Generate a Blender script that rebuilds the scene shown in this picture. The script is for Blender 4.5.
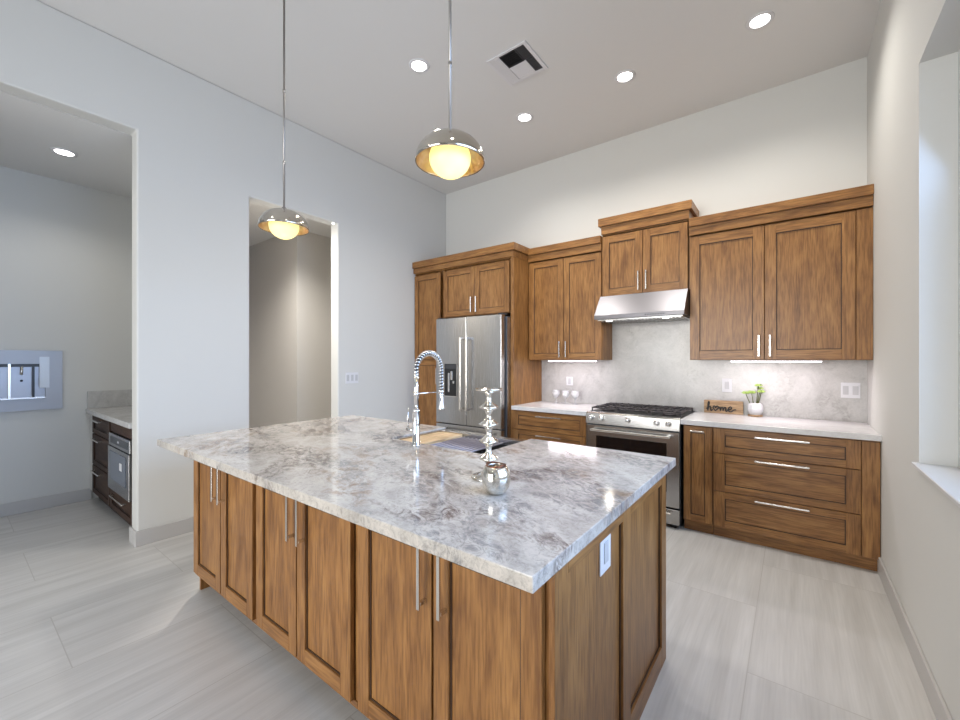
import bpy, bmesh, math, random
from mathutils import Vector, Matrix
random.seed(7)
PI = math.pi
D = bpy.data
for o in list(D.objects): D.objects.remove(o, do_unlink=True)
S = bpy.context.scene
C = S.collection

# ------------------------------------------------------------------ camera
cam = D.cameras.new('camera'); co = D.objects.new('camera', cam); C.objects.link(co)
co.location = (0, 0, 1.40); co.rotation_euler = (PI/2, 0, .6511)
cam.sensor_width = 36; cam.lens = 411.2/960*36; cam.clip_start = .02; cam.clip_end = 100
S.camera = co
# ------------------------------------------------------------------ world, exposure
S.view_settings.view_transform = 'Standard'; S.view_settings.look = 'None'
S.view_settings.gamma = 1; S.view_settings.use_curve_mapping = False
S.view_settings.exposure = 0.70
W = D.worlds.new('world'); S.world = W; W.use_nodes = True
bg = W.node_tree.nodes['Background']; bg.inputs[0].default_value = (.80, .90, 1, 1); bg.inputs[1].default_value = 1.1
# ------------------------------------------------------------------ daylight through the windows
def area(name, loc, rot, sx, sy, power, col, spread=PI):
    l = D.lights.new(name, 'AREA'); l.shape = 'RECTANGLE'; l.size = sx; l.size_y = sy; l.energy = power; l.color = col; l.spread = spread
    o = D.objects.new(name, l); C.objects.link(o); o.location = loc; o.rotation_euler = rot
    return o
area('daylight_side_window', (.74, 1.52, 1.90), (0, PI/2-.45, 0), 1.86, 2.3, 34, (.36, .58, 1), 2.3)       # faces -X
area('daylight_rear_window', (-1.9, -3.98, 1.45), (PI/2, 0, 0), 3.2, 2.5, 62, (1, .985, .96), 1.9)   # faces +Y
area('daylight_rear_side_window', (.74, -2.0, 1.90), (0, PI/2-.45, 0), 1.86, 2.0, 10, (.60, .76, 1), 2.3)

# ------------------------------------------------------------------ node helpers
def new_mat(name):
    m = D.materials.new(name); m.use_nodes = True; nt = m.node_tree
    return m, nt, nt.nodes, nt.links, nt.nodes['Principled BSDF']
def plain(name, col, rough=.5, metal=0, **kw):
    m, nt, N, L, b = new_mat(name)
    b.inputs['Base Color'].default_value = (*col, 1); b.inputs['Roughness'].default_value = rough; b.inputs['Metallic'].default_value = metal
    for k, v in kw.items(): b.inputs[k.replace('_', ' ')].default_value = v
    return m
def nd(N, t, **kw):
    n = N.new(t)
    for k, v in kw.items(): setattr(n, k, v)
    return n
def ramp(N, stops):
    r = N.new('ShaderNodeValToRGB'); e = r.color_ramp.elements
    while len(e) < len(stops): e.new(.5)
    for q, (p, c) in zip(e, stops): q.position = p; q.color = (*c, 1)
    return r
def mixc(N, L, a, b, f, mode='MIX'):
    m = N.new('ShaderNodeMix'); m.data_type = 'RGBA'; m.blend_type = mode
    for s, v in ((6, a), (7, b), (0, f)):
        if isinstance(v, (int, float)): m.inputs[s].default_value = v
        elif isinstance(v, tuple): m.inputs[s].default_value = (*v, 1)
        else: L.new(v, m.inputs[s])
    return m.outputs[2]
def wood(name, axis, dark, mid, light, rough=.36, spec=.5):
    m, nt, N, L, b = new_mat(name)
    tc = N.new('ShaderNodeTexCoord'); oi = N.new('ShaderNodeObjectInfo')
    mul = nd(N, 'ShaderNodeVectorMath', operation='SCALE'); L.new(oi.outputs['Random'], mul.inputs['Scale']); mul.inputs[0].default_value = (7.3, 5.1, 9.7)
    add = nd(N, 'ShaderNodeVectorMath', operation='ADD'); L.new(tc.outputs['Object'], add.inputs[0]); L.new(mul.outputs[0], add.inputs[1])
    def mp(a, l):
        q = N.new('ShaderNodeMapping'); sc = [a, a, a]; sc[axis] = l; q.inputs['Scale'].default_value = sc
        L.new(add.outputs[0], q.inputs[0]); return q
    a = mp(13, 2.2); n1 = N.new('ShaderNodeTexNoise'); n1.inputs['Scale'].default_value = 1; n1.inputs['Detail'].default_value = 7; n1.inputs['Roughness'].default_value = .6; n1.inputs['Distortion'].default_value = 1.1
    L.new(a.outputs[0], n1.inputs['Vector'])
    r1 = ramp(N, [(.28, dark), (.5, mid), (.74, light)]); L.new(n1.outputs[0], r1.inputs[0])
    c = mp(120, 8); n2 = N.new('ShaderNodeTexNoise'); n2.inputs['Scale'].default_value = 1; n2.inputs['Detail'].default_value = 3
    L.new(c.outputs[0], n2.inputs['Vector'])
    r2 = ramp(N, [(.34, (.44, .36, .28)), (.58, (1.06, 1.06, 1.06))]); L.new(n2.outputs[0], r2.inputs[0])
    n3 = N.new('ShaderNodeTexNoise'); n3.inputs['Scale'].default_value = 6; n3.inputs['Detail'].default_value = 3
    L.new(add.outputs[0], n3.inputs['Vector']); r3 = ramp(N, [(.3, (.90, .88, .86)), (.7, (1.06, 1.06, 1.06))]); L.new(n3.outputs[0], r3.inputs[0])
    col = mixc(N, L, r1.outputs[0], r2.outputs[0], .65, 'MULTIPLY'); col = mixc(N, L, col, r3.outputs[0], 1.0, 'MULTIPLY')
    L.new(col, b.inputs['Base Color']); b.inputs['Roughness'].default_value = rough; b.inputs['Specular IOR Level'].default_value = spec
    bp = N.new('ShaderNodeBump'); bp.inputs['Strength'].default_value = .12; bp.inputs['Distance'].default_value = .002; L.new(n2.outputs[0], bp.inputs['Height']); L.new(bp.outputs[0], b.inputs['Normal'])
    return m
WD = ((.185, .080, .023), (.290, .136, .040), (.385, .196, .064))
WV = wood('stained oak upright grain', 2, *WD); WH = wood('stained oak level grain', 0, *WD); WY = wood('stained oak depth grain', 1, *WD)
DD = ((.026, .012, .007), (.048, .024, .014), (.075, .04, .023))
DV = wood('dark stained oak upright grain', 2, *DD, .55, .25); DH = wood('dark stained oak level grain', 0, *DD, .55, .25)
GLZ = plain('brown door glaze and crown shadow line', (.045, .020, .009), .5)  # real glaze on the beads; also paints the shadow line of the crowns
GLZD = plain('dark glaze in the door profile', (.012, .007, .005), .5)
def wallmat(name, col):
    m, nt, N, L, b = new_mat(name); g = N.new('ShaderNodeNewGeometry')
    n = N.new('ShaderNodeTexNoise'); n.inputs['Scale'].default_value = 260; n.inputs['Detail'].default_value = 3; L.new(g.outputs['Position'], n.inputs['Vector'])
    bp = N.new('ShaderNodeBump'); bp.inputs['Strength'].default_value = .08; bp.inputs['Distance'].default_value = .001; L.new(n.outputs[0], bp.inputs['Height']); L.new(bp.outputs[0], b.inputs['Normal'])
    b.inputs['Base Color'].default_value = (*col, 1); b.inputs['Roughness'].default_value = .75
    return m
PAINT = wallmat('wall paint', (.61, .605, .578)); CEIL = wallmat('ceiling paint', (.67, .66, .645)); PAINT_DIM = wallmat('wall paint dimmed in the pantry', (.58, .55, .51))  # pantry walls share the wall paint; their weaker light is put into the colour
TRIM = plain('white trim paint', (.62, .62, .62), .4)
BASEM = plain('baseboard paint', (.48, .465, .45), .45)
def floormat():
    m, nt, N, L, b = new_mat('light linear porcelain tile'); g = N.new('ShaderNodeNewGeometry')
    # tiles .61 wide in X and 1.22 long in Y, half staggered
    mp = N.new('ShaderNodeMapping'); mp.vector_type = 'POINT'
    mp.inputs['Rotation'].default_value = (0, 0, PI/2)          # brick rows run along Y
    L.new(g.outputs['Position'], mp.inputs[0])
    sp = N.new('ShaderNodeSeparateXYZ'); L.new(g.outputs['Position'], sp.inputs[0])
    ax = nd(N, 'ShaderNodeMath', operation='ADD'); L.new(sp.outputs[1], ax.inputs[0]); ax.inputs[1].default_value = 10*1.22-2.194+.61
    ay = nd(N, 'ShaderNodeMath', operation='ADD'); L.new(sp.outputs[0], ay.inputs[0]); ay.inputs[1].default_value = 14*.61+.165
    cb = N.new('ShaderNodeCombineXYZ'); L.new(ax.outputs[0], cb.inputs[0]); L.new(ay.outputs[0], cb.inputs[1])
    br = N.new('ShaderNodeTexBrick'); br.offset = .5; br.inputs['Scale'].default_value = 1; br.inputs['Mortar Size'].default_value = .0022; br.inputs['Mortar Smooth'].default_value = .1
    br.inputs['Brick Width'].default_value = 1.22; br.inputs['Row Height'].default_value = .61; br.inputs['Bias'].default_value = 0
    br.inputs['Color1'].default_value = (.92, .92, .92, 1); br.inputs['Color2'].default_value = (1.04, 1.04, 1.04, 1); br.inputs['Mortar'].default_value = (1.0, 1.0, 1.0, 1)
    L.new(cb.outputs[0], br.inputs['Vector'])
    rnd = nd(N, 'ShaderNodeVectorMath', operation='SCALE'); L.new(br.outputs['Color'], rnd.inputs[0]); rnd.inputs['Scale'].default_value = 40
    ad = nd(N, 'ShaderNodeVectorMath', operation='ADD'); L.new(g.outputs['Position'], ad.inputs[0]); L.new(rnd.outputs[0], ad.inputs[1])
    m1 = N.new('ShaderNodeMapping'); m1.inputs['Scale'].default_value = (15, .8, 1); L.new(ad.outputs[0], m1.inputs[0])
    n1 = N.new('ShaderNodeTexNoise'); n1.inputs['Scale'].default_value = 1; n1.inputs['Detail'].default_value = 5; n1.inputs['Distortion'].default_value = .5; L.new(m1.outputs[0], n1.inputs['Vector'])
    r1 = ramp(N, [(.3, (.50, .485, .46)), (.5, (.56, .545, .52)), (.72, (.62, .605, .58))]); L.new(n1.outputs[0], r1.inputs[0])
    m2 = N.new('ShaderNodeMapping'); m2.inputs['Scale'].default_value = (120, 4, 1); L.new(ad.outputs[0], m2.inputs[0])
    n2 = N.new('ShaderNodeTexNoise'); n2.inputs['Scale'].default_value = 1; n2.inputs['Detail'].default_value = 2; L.new(m2.outputs[0], n2.inputs['Vector'])
    r2 = ramp(N, [(.3, (.94, .94, .94)), (.65, (1.02, 1.02, 1.02))]); L.new(n2.outputs[0], r2.inputs[0])
    c = mixc(N, L, r1.outputs[0], r2.outputs[0], 1.0, 'MULTIPLY'); c = mixc(N, L, c, br.outputs['Color'], .25, 'MULTIPLY')
    c = mixc(N, L, c, (.44, .42, .39), br.outputs['Fac'])
    L.new(c, b.inputs['Base Color']); b.inputs['Roughness'].default_value = .36
    return m
FLOOR = floormat()
def stone(name, base, base2, blots, scale=1.0, rough=.12, fine=.5, blot_amt=(.52, .66)):
    m, nt, N, L, b = new_mat(name); g = N.new('ShaderNodeNewGeometry')
    mp = N.new('ShaderNodeMapping'); mp.inputs['Scale'].default_value = (scale,)*3; mp.inputs['Rotation'].default_value = (0, 0, .5); L.new(g.outputs['Position'], mp.inputs[0])
    def noise(s, d, dist, off, ro=.6, st=(1, 1, 1)):
        q = N.new('ShaderNodeMapping'); q.inputs['Location'].default_value = (off, off*.7, off*1.3); q.inputs['Scale'].default_value = st; L.new(mp.outputs[0], q.inputs[0])
        n = N.new('ShaderNodeTexNoise'); n.inputs['Scale'].default_value = s; n.inputs['Detail'].default_value = d; n.inputs['Distortion'].default_value = dist; n.inputs['Roughness'].default_value = ro; L.new(q.outputs[0], n.inputs['Vector']); return n.outputs[0]
    r = ramp(N, [(.3, base2), (.6, base)]); L.new(noise(3.2, 9, 1.5, 0, .65, (1, 1.7, 1)), r.inputs[0]); c = r.outputs[0]
    k = 3.1
    for col, sc, amt in blots:
        big = ramp(N, [(blot_amt[0], (0, 0, 0)), (blot_amt[1], (1, 1, 1))]); L.new(noise(sc, 4, 1.2, k, .55, (1, 1.6, 1)), big.inputs[0])
        sm = ramp(N, [(.44, (0, 0, 0)), (.58, (1, 1, 1))]); L.new(noise(sc*6, 10, 1.6, k+5, .75, (1, 1.8, 1)), sm.inputs[0])
        f = nd(N, 'ShaderNodeMath', operation='MULTIPLY'); L.new(big.outputs[0], f.inputs[0]); L.new(sm.outputs[0], f.inputs[1])
        f2 = nd(N, 'ShaderNodeMath', operation='MULTIPLY'); L.new(f.outputs[0], f2.inputs[0]); f2.inputs[1].default_value = amt
        c = mixc(N, L, c, col, f2.outputs[0]); k += 4.7
    sp = ramp(N, [(.38, (.70, .70, .71)), (.52, (1.04, 1.04, 1.04))]); L.new(noise(38, 8, 1.4, 9, .8), sp.inputs[0])
    c = mixc(N, L, c, sp.outputs[0], fine, 'MULTIPLY')
    L.new(c, b.inputs['Base Color']); b.inputs['Roughness'].default_value = rough
    return m
GRANITE = stone('grey white granite with brown clouds', (.575, .53, .475), (.385, .355, .32), [((.26, .165, .10), 1.0, .85), ((.11, .075, .065), 1.6, .85), ((.14, .145, .155), 2.2, .6)], 1.0, .12, .9, blot_amt=(.53, .61))
QUARTZ = stone('white quartz', (.68, .67, .67), (.60, .59, .59), [((.45, .43, .42), 2.5, .4)], 1.0, .2, .2)
SPLASH = stone('soft grey marbled quartz', (.53, .52, .50), (.43, .415, .40), [((.30, .28, .26), 2.4, .55)], 1.0, .22, .35)
def brushed(name, col, rough=.28, axis=0):
    m, nt, N, L, b = new_mat(name); tc = N.new('ShaderNodeTexCoord')
    mp = N.new('ShaderNodeMapping'); sc = [400, 400, 400]; sc[axis] = 3; mp.inputs['Scale'].default_value = sc; L.new(tc.outputs['Object'], mp.inputs[0])
    n = N.new('ShaderNodeTexNoise'); n.inputs['Scale'].default_value = 1; L.new(mp.outputs[0], n.inputs['Vector'])
    r = ramp(N, [(.3, (rough*.98,)*3), (.7, (rough*1.02,)*3)]); L.new(n.outputs[0], r.inputs[0]); L.new(r.outputs[0], b.inputs['Roughness'])
    b.inputs['Base Color'].default_value = (*col, 1); b.inputs['Metallic'].default_value = 1
    return m
STEEL = brushed('brushed stainless steel', (.47, .47, .47), .27, 2)
STEELH = brushed('brushed stainless steel level', (.45, .445, .435), .25, 0)
NICKEL = plain('satin nickel', (.72, .69, .65), .25, 1)
CHROME = plain('polished chrome', (.86, .87, .88), .06, 1)
SHADE = plain('polished nickel shade', (.62, .58, .52), .10, 1)
def hammered():
    m, nt, N, L, b = new_mat('hammered copper gilt lining'); tc = N.new('ShaderNodeTexCoord')
    v = N.new('ShaderNodeTexVoronoi'); v.inputs['Scale'].default_value = 45; L.new(tc.outputs['Object'], v.inputs['Vector'])
    bp = N.new('ShaderNodeBump'); bp.inputs['Strength'].default_value = .6; bp.inputs['Distance'].default_value = .004; L.new(v.outputs['Distance'], bp.inputs['Height']); L.new(bp.outputs[0], b.inputs['Normal'])
    n = N.new('ShaderNodeTexNoise'); n.inputs['Scale'].default_value = 14; L.new(tc.outputs['Object'], n.inputs['Vector'])
    r = ramp(N, [(.35, (.52, .33, .20)), (.65, (.74, .60, .40))]); L.new(n.outputs[0], r.inputs[0]); L.new(r.outputs[0], b.inputs['Base Color'])
    b.inputs['Metallic'].default_value = .85; b.inputs['Roughness'].default_value = .28
    return m
COPPER = hammered()
def mercury():
    m, nt, N, L, b = new_mat('mercury glass'); tc = N.new('ShaderNodeTexCoord')
    n = N.new('ShaderNodeTexNoise'); n.inputs['Scale'].default_value = 30; n.inputs['Detail'].default_value = 5; L.new(tc.outputs['Object'], n.inputs['Vector'])
    r = ramp(N, [(.35, (.55, .50, .42)), (.6, (.86, .84, .78))]); L.new(n.outputs[0], r.inputs[0]); L.new(r.outputs[0], b.inputs['Base Color'])
    b.inputs['Metallic'].default_value = .95; b.inputs['Roughness'].default_value = .12
    return m
MERC = mercury()
ROD = plain('darkened nickel rod', (.34, .32, .30), .4, .9)
BLACK = plain('black enamel', (.012, .012, .013), .35)
IRON = plain('cast iron grate', (.035, .028, .032), .5)
DGLASS = plain('dark oven glass', (.01, .008, .008), .05)
DGREY = plain('dark grey plastic', (.05, .052, .058), .4)
BLUEG = plain('grey blue glass front', (.12, .14, .18), .12)
WHITE = plain('white plastic', (.68, .68, .70), .35)
INSERT = plain('outlet insert plastic', (.50, .50, .51), .4)
WHITEM = plain('white enamel metal', (.66, .65, .66), .4)
GAP = plain('shadow slot filler', (.02, .018, .016), .8)
def emit(name, col, st):
    m, nt, N, L, b = new_mat(name); b.inputs['Base Color'].default_value = (*col, 1); b.inputs['Emission Color'].default_value = (*col, 1); b.inputs['Emission Strength'].default_value = st; return m
CANL = emit('lit lamp lens', (1, .98, .95), 6); LEDM = emit('lit cabinet light strip', (1, .93, .98), 5)
GLOBE = emit('lit opal glass globe', (1, .88, .30), .66); GLOBE.node_tree.nodes['Principled BSDF'].inputs['Base Color'].default_value = (.5, .45, .3, 1)
def glassmat(name, col=(1, 1, 1), rough=0.0):
    m, nt, N, L, b = new_mat(name); b.inputs['Base Color'].default_value = (*col, 1); b.inputs['Roughness'].default_value = rough; b.inputs['Transmission Weight'].default_value = 1; b.inputs['IOR'].default_value = 1.45; return m
GLASS = glassmat('clear glass', (.95, .95, .95), .12); GLASS.node_tree.nodes['Principled BSDF'].inputs['Transmission Weight'].default_value = .6
def panemat():
    m, nt, N, L, b = new_mat('window pane'); N.remove(b); o = N['Material Output']
    t = N.new('ShaderNodeBsdfTransparent'); gl = N.new('ShaderNodeBsdfGlossy'); gl.inputs['Roughness'].default_value = .02
    f = N.new('ShaderNodeFresnel'); f.inputs[0].default_value = 1.45; mx = N.new('ShaderNodeMixShader'); L.new(f.outputs[0], mx.inputs[0]); L.new(t.outputs[0], mx.inputs[1]); L.new(gl.outputs[0], mx.inputs[2]); L.new(mx.outputs[0], o.inputs[0])
    return m
PANE = panemat()
LEAF = plain('pale green succulent leaf', (.36, .50, .12), .5); STEM = plain('green brown stem', (.12, .13, .04), .6)
CERAM = plain('frosted white glass planter', (.72, .72, .74), .25)
SIGNW = wood('pale rustic board', 0, (.28, .18, .10), (.52, .35, .20), (.66, .48, .30), .6)
BOARD = wood('bamboo board', 1, (.50, .33, .17), (.66, .47, .27), (.74, .56, .34), .5)

# ------------------------------------------------------------------ geometry helpers
def box(bm, x0, x1, y0, y1, z0, z1, bev=0, mi=0, seg=1):
    t = bmesh.new(); bmesh.ops.create_cube(t, size=1)
    for v in t.verts: v.co = Vector(((x0+x1)/2+v.co.x*(x1-x0), (y0+y1)/2+v.co.y*(y1-y0), (z0+z1)/2+v.co.z*(z1-z0)))
    if bev: bmesh.ops.bevel(t, geom=list(t.edges), offset=bev, segments=seg, profile=.5, affect='EDGES')
    join(bm, t, mi)
def join(bm, t, mi=0, smooth=False, M=None):
    t.verts.index_update(); vs = [bm.verts.new(M @ v.co if M else v.co) for v in t.verts]
    for f in t.faces:
        try: g = bm.faces.new([vs[v.index] for v in f.verts])
        except ValueError: continue
        g.material_index = mi; g.smooth = smooth or f.smooth
    t.free()
def prism(bm, pts, axis, a0, a1, bev=0, mi=0, seg=2):
    t = bmesh.new()
    def P(p, a):
        q = list(p); q.insert(axis, a); return Vector(q)
    A = [t.verts.new(P(p, a0)) for p in pts]; B = [t.verts.new(P(p, a1)) for p in pts]
    t.faces.new(A); t.faces.new(B[::-1]); n = len(pts)
    for i in range(n): t.faces.new([A[i], B[i], B[(i+1) % n], A[(i+1) % n]])
    bmesh.ops.recalc_face_normals(t, faces=t.faces)
    if bev: bmesh.ops.bevel(t, geom=list(t.edges), offset=bev, segments=seg, profile=.5, affect='EDGES')
    join(bm, t, mi)
def tube(bm, pts, r, n=12, mi=0, caps=True):
    pts = [Vector(p) for p in pts]; R = r if isinstance(r, (list, tuple)) else [r]*len(pts)
    t = bmesh.new(); rings = []; up = None
    for i, p in enumerate(pts):
        d = (pts[min(i+1, len(pts)-1)]-pts[max(i-1, 0)]).normalized()
        if up is None: up = Vector((0, 0, 1)) if abs(d.z) < .9 else Vector((1, 0, 0))
        u = (up-d*up.dot(d)).normalized(); w = d.cross(u); up = u
        rings.append([t.verts.new(p+(u*math.cos(a)+w*math.sin(a))*R[i]) for a in [2*PI*k/n for k in range(n)]])
    for a, b in zip(rings, rings[1:]):
        for k in range(n): f = t.faces.new([a[k], a[(k+1) % n], b[(k+1) % n], b[k]]); f.smooth = True
    if caps: t.faces.new(rings[0][::-1]); t.faces.new(rings[-1])
    bmesh.ops.recalc_face_normals(t, faces=t.faces); join(bm, t, mi)
def lathe(bm, prof, c=(0, 0, 0), n=32, mi=0, M=None, smooth=True):
    t = bmesh.new(); rings = []
    for r, z in prof:
        if r < 1e-5: rings.append([t.verts.new((0, 0, z))])
        else: rings.append([t.verts.new((r*math.cos(2*PI*k/n), r*math.sin(2*PI*k/n), z)) for k in range(n)])
    for a, b in zip(rings, rings[1:]):
        for k in range(n):
            q = (k+1) % n
            if len(a) == 1 and len(b) == 1: continue
            if len(a) == 1: f = t.faces.new([a[0], b[k], b[q]])
            elif len(b) == 1: f = t.faces.new([a[k], a[q], b[0]])
            else: f = t.faces.new([a[k], a[q], b[q], b[k]])
            f.smooth = smooth
    bmesh.ops.recalc_face_normals(t, faces=t.faces)
    T = Matrix.Translation(Vector(c)); join(bm, t, mi, M=T @ M if M else T)
ROOT = {}
def wl(o):
    return ROOT.get(o.name, Vector((0, 0, 0)))
def obj(name, bm, mats, parent=None, local=False):
    """link a bmesh as ONE object; geometry is written in world coordinates unless local"""
    me = D.meshes.new(name); mats = mats if isinstance(mats, (list, tuple)) else [mats]
    if parent is None and not local:
        xs = [v.co.x for v in bm.verts]; ys = [v.co.y for v in bm.verts]; zs = [v.co.z for v in bm.verts]
        loc = Vector(((min(xs)+max(xs))/2, (min(ys)+max(ys))/2, min(zs)))
    elif local: loc = Vector((0, 0, 0))
    else: loc = wl(parent)
    for v in bm.verts: v.co -= loc
    bm.to_mesh(me); bm.free()
    for m in mats: me.materials.append(m)
    o = D.objects.new(name, me); C.objects.link(o)
    if parent is None: o.location = loc; ROOT[o.name] = loc.copy()
    else: o.parent = parent; ROOT[o.name] = wl(parent).copy()
    return o
def tag(o, label, cat, group=None, kind=None):
    if label: o['label'] = label
    if cat: o['category'] = cat
    if group: o['group'] = group
    if kind: o['kind'] = kind
    return o
def thing(name, label, cat, loc=(0, 0, 0), rz=0, group=None):
    o = D.objects.new(name, None); C.objects.link(o); o.location = loc; o.rotation_euler = (0, 0, rz); o.empty_display_size = .1
    ROOT[o.name] = Vector(loc); return tag(o, label, cat, group)
def struct(name, bm, mats, parent=None):
    o = obj(name, bm, mats, parent)
    if parent is None: o['kind'] = 'structure'
    return o
def B(*boxes, bev=0):
    bm = bmesh.new()
    for b in boxes: box(bm, *b, bev=bev)
    return bm
def dup(root, loc, label=None, group=None):
    r = root.copy(); C.objects.link(r); r.location = loc
    if label: r['label'] = label
    if group: r['group'] = group
    for ch in list(root.children):
        c = ch.copy(); C.objects.link(c); c.parent = r
        for g in list(ch.children):
            d = g.copy(); C.objects.link(d); d.parent = c
    return r

# ------------------------------------------------------------------ room shell
XL, XR, YB, ZC, T = -3.92, .455, 4.352, 3.75, .14
XI = XL-T; YR = -3.8; XN = -5.62
struct('floor', B((-6.9, .8, YR-.15, YB+.15, -.1, 0)), FLOOR)
struct('ceiling', B((XI, .7, YR-.15, YB+.15, ZC, ZC+.1)), CEIL)
bm = bmesh.new()
prism(bm, [(YR, 0), (-1.2, 0), (-1.2, 3.13), (.894, 3.13), (.894, 0), (1.70, 0), (1.70, 2.88), (2.61, 2.88), (2.61, 0), (YB, 0), (YB, ZC), (YR, ZC)], 0, XI, XL, .012)
struct('wall_left', bm, PAINT)
struct('wall_back', B((-6.9, .8, YB, YB+.12, 0, ZC)), PAINT)
WY0, WY1, WZ0, WZ1 = .35, 2.70, .925, 2.75
V0, V1 = -3.0, -1.0
bm = B((XR, XR+.2, WY1, YB, 0, ZC), (XR, XR+.2, V1, WY0, 0, ZC), (XR, XR+.2, YR, V0, 0, ZC),
       (XR, XR+.2, WY0, WY1, 0, WZ0), (XR, XR+.2, WY0, WY1, WZ1, ZC), (XR, XR+.2, V0, V1, 0, WZ0), (XR, XR+.2, V0, V1, WZ1, ZC))
struct('wall_right', bm, PAINT)
struct('wall_front', B((XI, -3.55, YR-.12, YR, 0, ZC), (-.25, XR+.2, YR-.12, YR, 0, ZC), (-3.55, -.25, YR-.12, YR, 2.72, ZC)), PAINT)
# drinks niche room beyond the wide opening
struct('wall_niche_back', B((XN-.1, XN, -1.6, 1.62, 0, 3.13)), PAINT)
struct('wall_niche_right', B((XN, XI, 1.52, 1.62, 0, 3.13)), PAINT)
struct('wall_niche_left', B((XN, XI, -1.6, -1.5, 0, 3.13)), PAINT)
struct('ceiling_niche', B((XN-.1, XI, -1.6, 1.62, 3.13, 3.2)), CEIL)
# pantry passage beyond the tall opening
struct('wall_pantry_closet', B((-6.8, -5.17, 2.83, YB, 0, 3.115)), PAINT_DIM)
struct('wall_pantry_left', B((-6.8, XI, 1.63, 1.68, 0, 3.115)), PAINT_DIM)
struct('wall_pantry_end', B((-6.9, -6.8, 1.63, YB, 0, 3.115)), PAINT_DIM)
struct('ceiling_pantry', B((-6.9, XI, 1.63, YB, 3.115, 3.2)), CEIL)
# windows
def window(n, y0, y1):
    f = bmesh.new(); X0, X1 = XR+.118, XR+.168
    for b in ((X0, X1, y0, y0+.05, WZ0, WZ1), (X0, X1, y1-.05, y1, WZ0, WZ1), (X0, X1, y0+.05, y1-.05, WZ0, WZ0+.05), (X0, X1, y0+.05, y1-.05, WZ1-.05, WZ1), (X0, X1, (y0+y1)/2-.025, (y0+y1)/2+.025, WZ0+.05, WZ1-.05)): box(f, *b, bev=.003)
    o = struct('window_%d' % n, f, TRIM)
    obj('pane', B((XR+.138, XR+.144, y0+.045, y1-.045, WZ0+.045, WZ1-.045)), PANE, o)
    struct('window_sill', B((XR-.022, XR+.117, y0-.02, y1+.02, WZ0-.012, WZ0+.006), bev=.003), TRIM, o)
window(1, WY0, WY1); window(2, V0, V1)
f = B((-3.55, -3.49, YR-.1, YR-.04, 0, 2.72), (-.31, -.25, YR-.1, YR-.04, 0, 2.72), (-3.49, -.31, YR-.1, YR-.04, 2.66, 2.72), (-3.49, -.31, YR-.1, YR-.04, 0, .05), (-1.93, -1.87, YR-.1, YR-.04, .05, 2.66), bev=.003)
o = struct('door_1', f, TRIM); obj('pane', B((-3.5, -.3, YR-.075, YR-.069, .04, 2.67)), PANE, o)
# baseboards
HB, TB = .115, .013
def bb(name, *bx_): struct(name, B(*bx_, bev=.003), BASEM)
bb('baseboard_left', (XL, XL+TB, .894-TB, 1.70+TB, 0, HB), (XI-TB, XL, .894-TB, .894, 0, HB), (XI-.001, XL+.001, 1.70, 1.70+TB, 0, HB))
bb('baseboard_left_back', (XL, XL+TB, 2.61-TB, 3.72, 0, HB), (XI, XL, 2.61-TB, 2.61, 0, HB))
bb('baseboard_left_front', (XL, XL+TB, YR, -1.2, 0, HB))
bb('baseboard_right', (XR-TB, XR, YR, 3.76, 0, HB))
bb('baseboard_front', (XI+T, -3.56, YR, YR+TB, 0, HB), (-.24, XR-TB, YR, YR+TB, 0, HB))
bb('baseboard_niche', (XN, XN+TB, -1.5, .925, 0, HB))
bb('baseboard_pantry', (-6.8, -5.17, 2.83-TB, 2.83, 0, HB), (-5.17, -5.17+TB, 2.83-TB, YB, 0, HB))

# ------------------------------------------------------------------ cabinet helpers (fronts face -Y)
def shaker(name, parent, x0, x1, z0, z1, yf, mats=None, rail=.062, th=.02, level=False, local=False, rz=None):
    """framed front: stiles, rails, thin glazed bead, recessed panel"""
    V, H, G = mats or (WV, WH, GLZ)
    bm = bmesh.new(); r = rail; rt = rz or rail; b = .0012
    box(bm, x0, x0+r, yf, yf+th, z0, z1, b, 0); box(bm, x1-r, x1, yf, yf+th, z0, z1, b, 0)
    box(bm, x0+r, x1-r, yf+.0004, yf+th, z0, z0+rt, b, 1); box(bm, x0+r, x1-r, yf+.0004, yf+th, z1-rt, z1, b, 1)
    q = .006
    X0, X1, Z0, Z1 = x0+r, x1-r, z0+rt, z1-rt
    for bx in ((X0, X0+q, Z0, Z1), (X1-q, X1, Z0, Z1), (X0+q, X1-q, Z0, Z0+q), (X0+q, X1-q, Z1-q, Z1)): box(bm, bx[0], bx[1], yf+.0075, yf+th, bx[2], bx[3], 0, 2)
    box(bm, X0+q, X1-q, yf+.0105, yf+th-.001, Z0+q, Z1-q, 0, 1 if level else 0)
    return obj(name, bm, [V, H, G], parent, local)
def carcass(x0, x1, y0, y1, z0, z1, rc=.045, w=.018):
    """hollow-fronted cabinet box: rim of end panels, top and bottom, with a recessed core"""
    bm = bmesh.new(); box(bm, x0, x1, y0+rc, y1, z0, z1, .001)
    box(bm, x0, x0+w, y0, y0+rc, z0, z1); box(bm, x1-w, x1, y0, y0+rc, z0, z1)
    box(bm, x0+w, x1-w, y0, y0+rc, z0, z0+w); box(bm, x0+w, x1-w, y0, y0+rc, z1-w, z1)
    return bm
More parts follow.
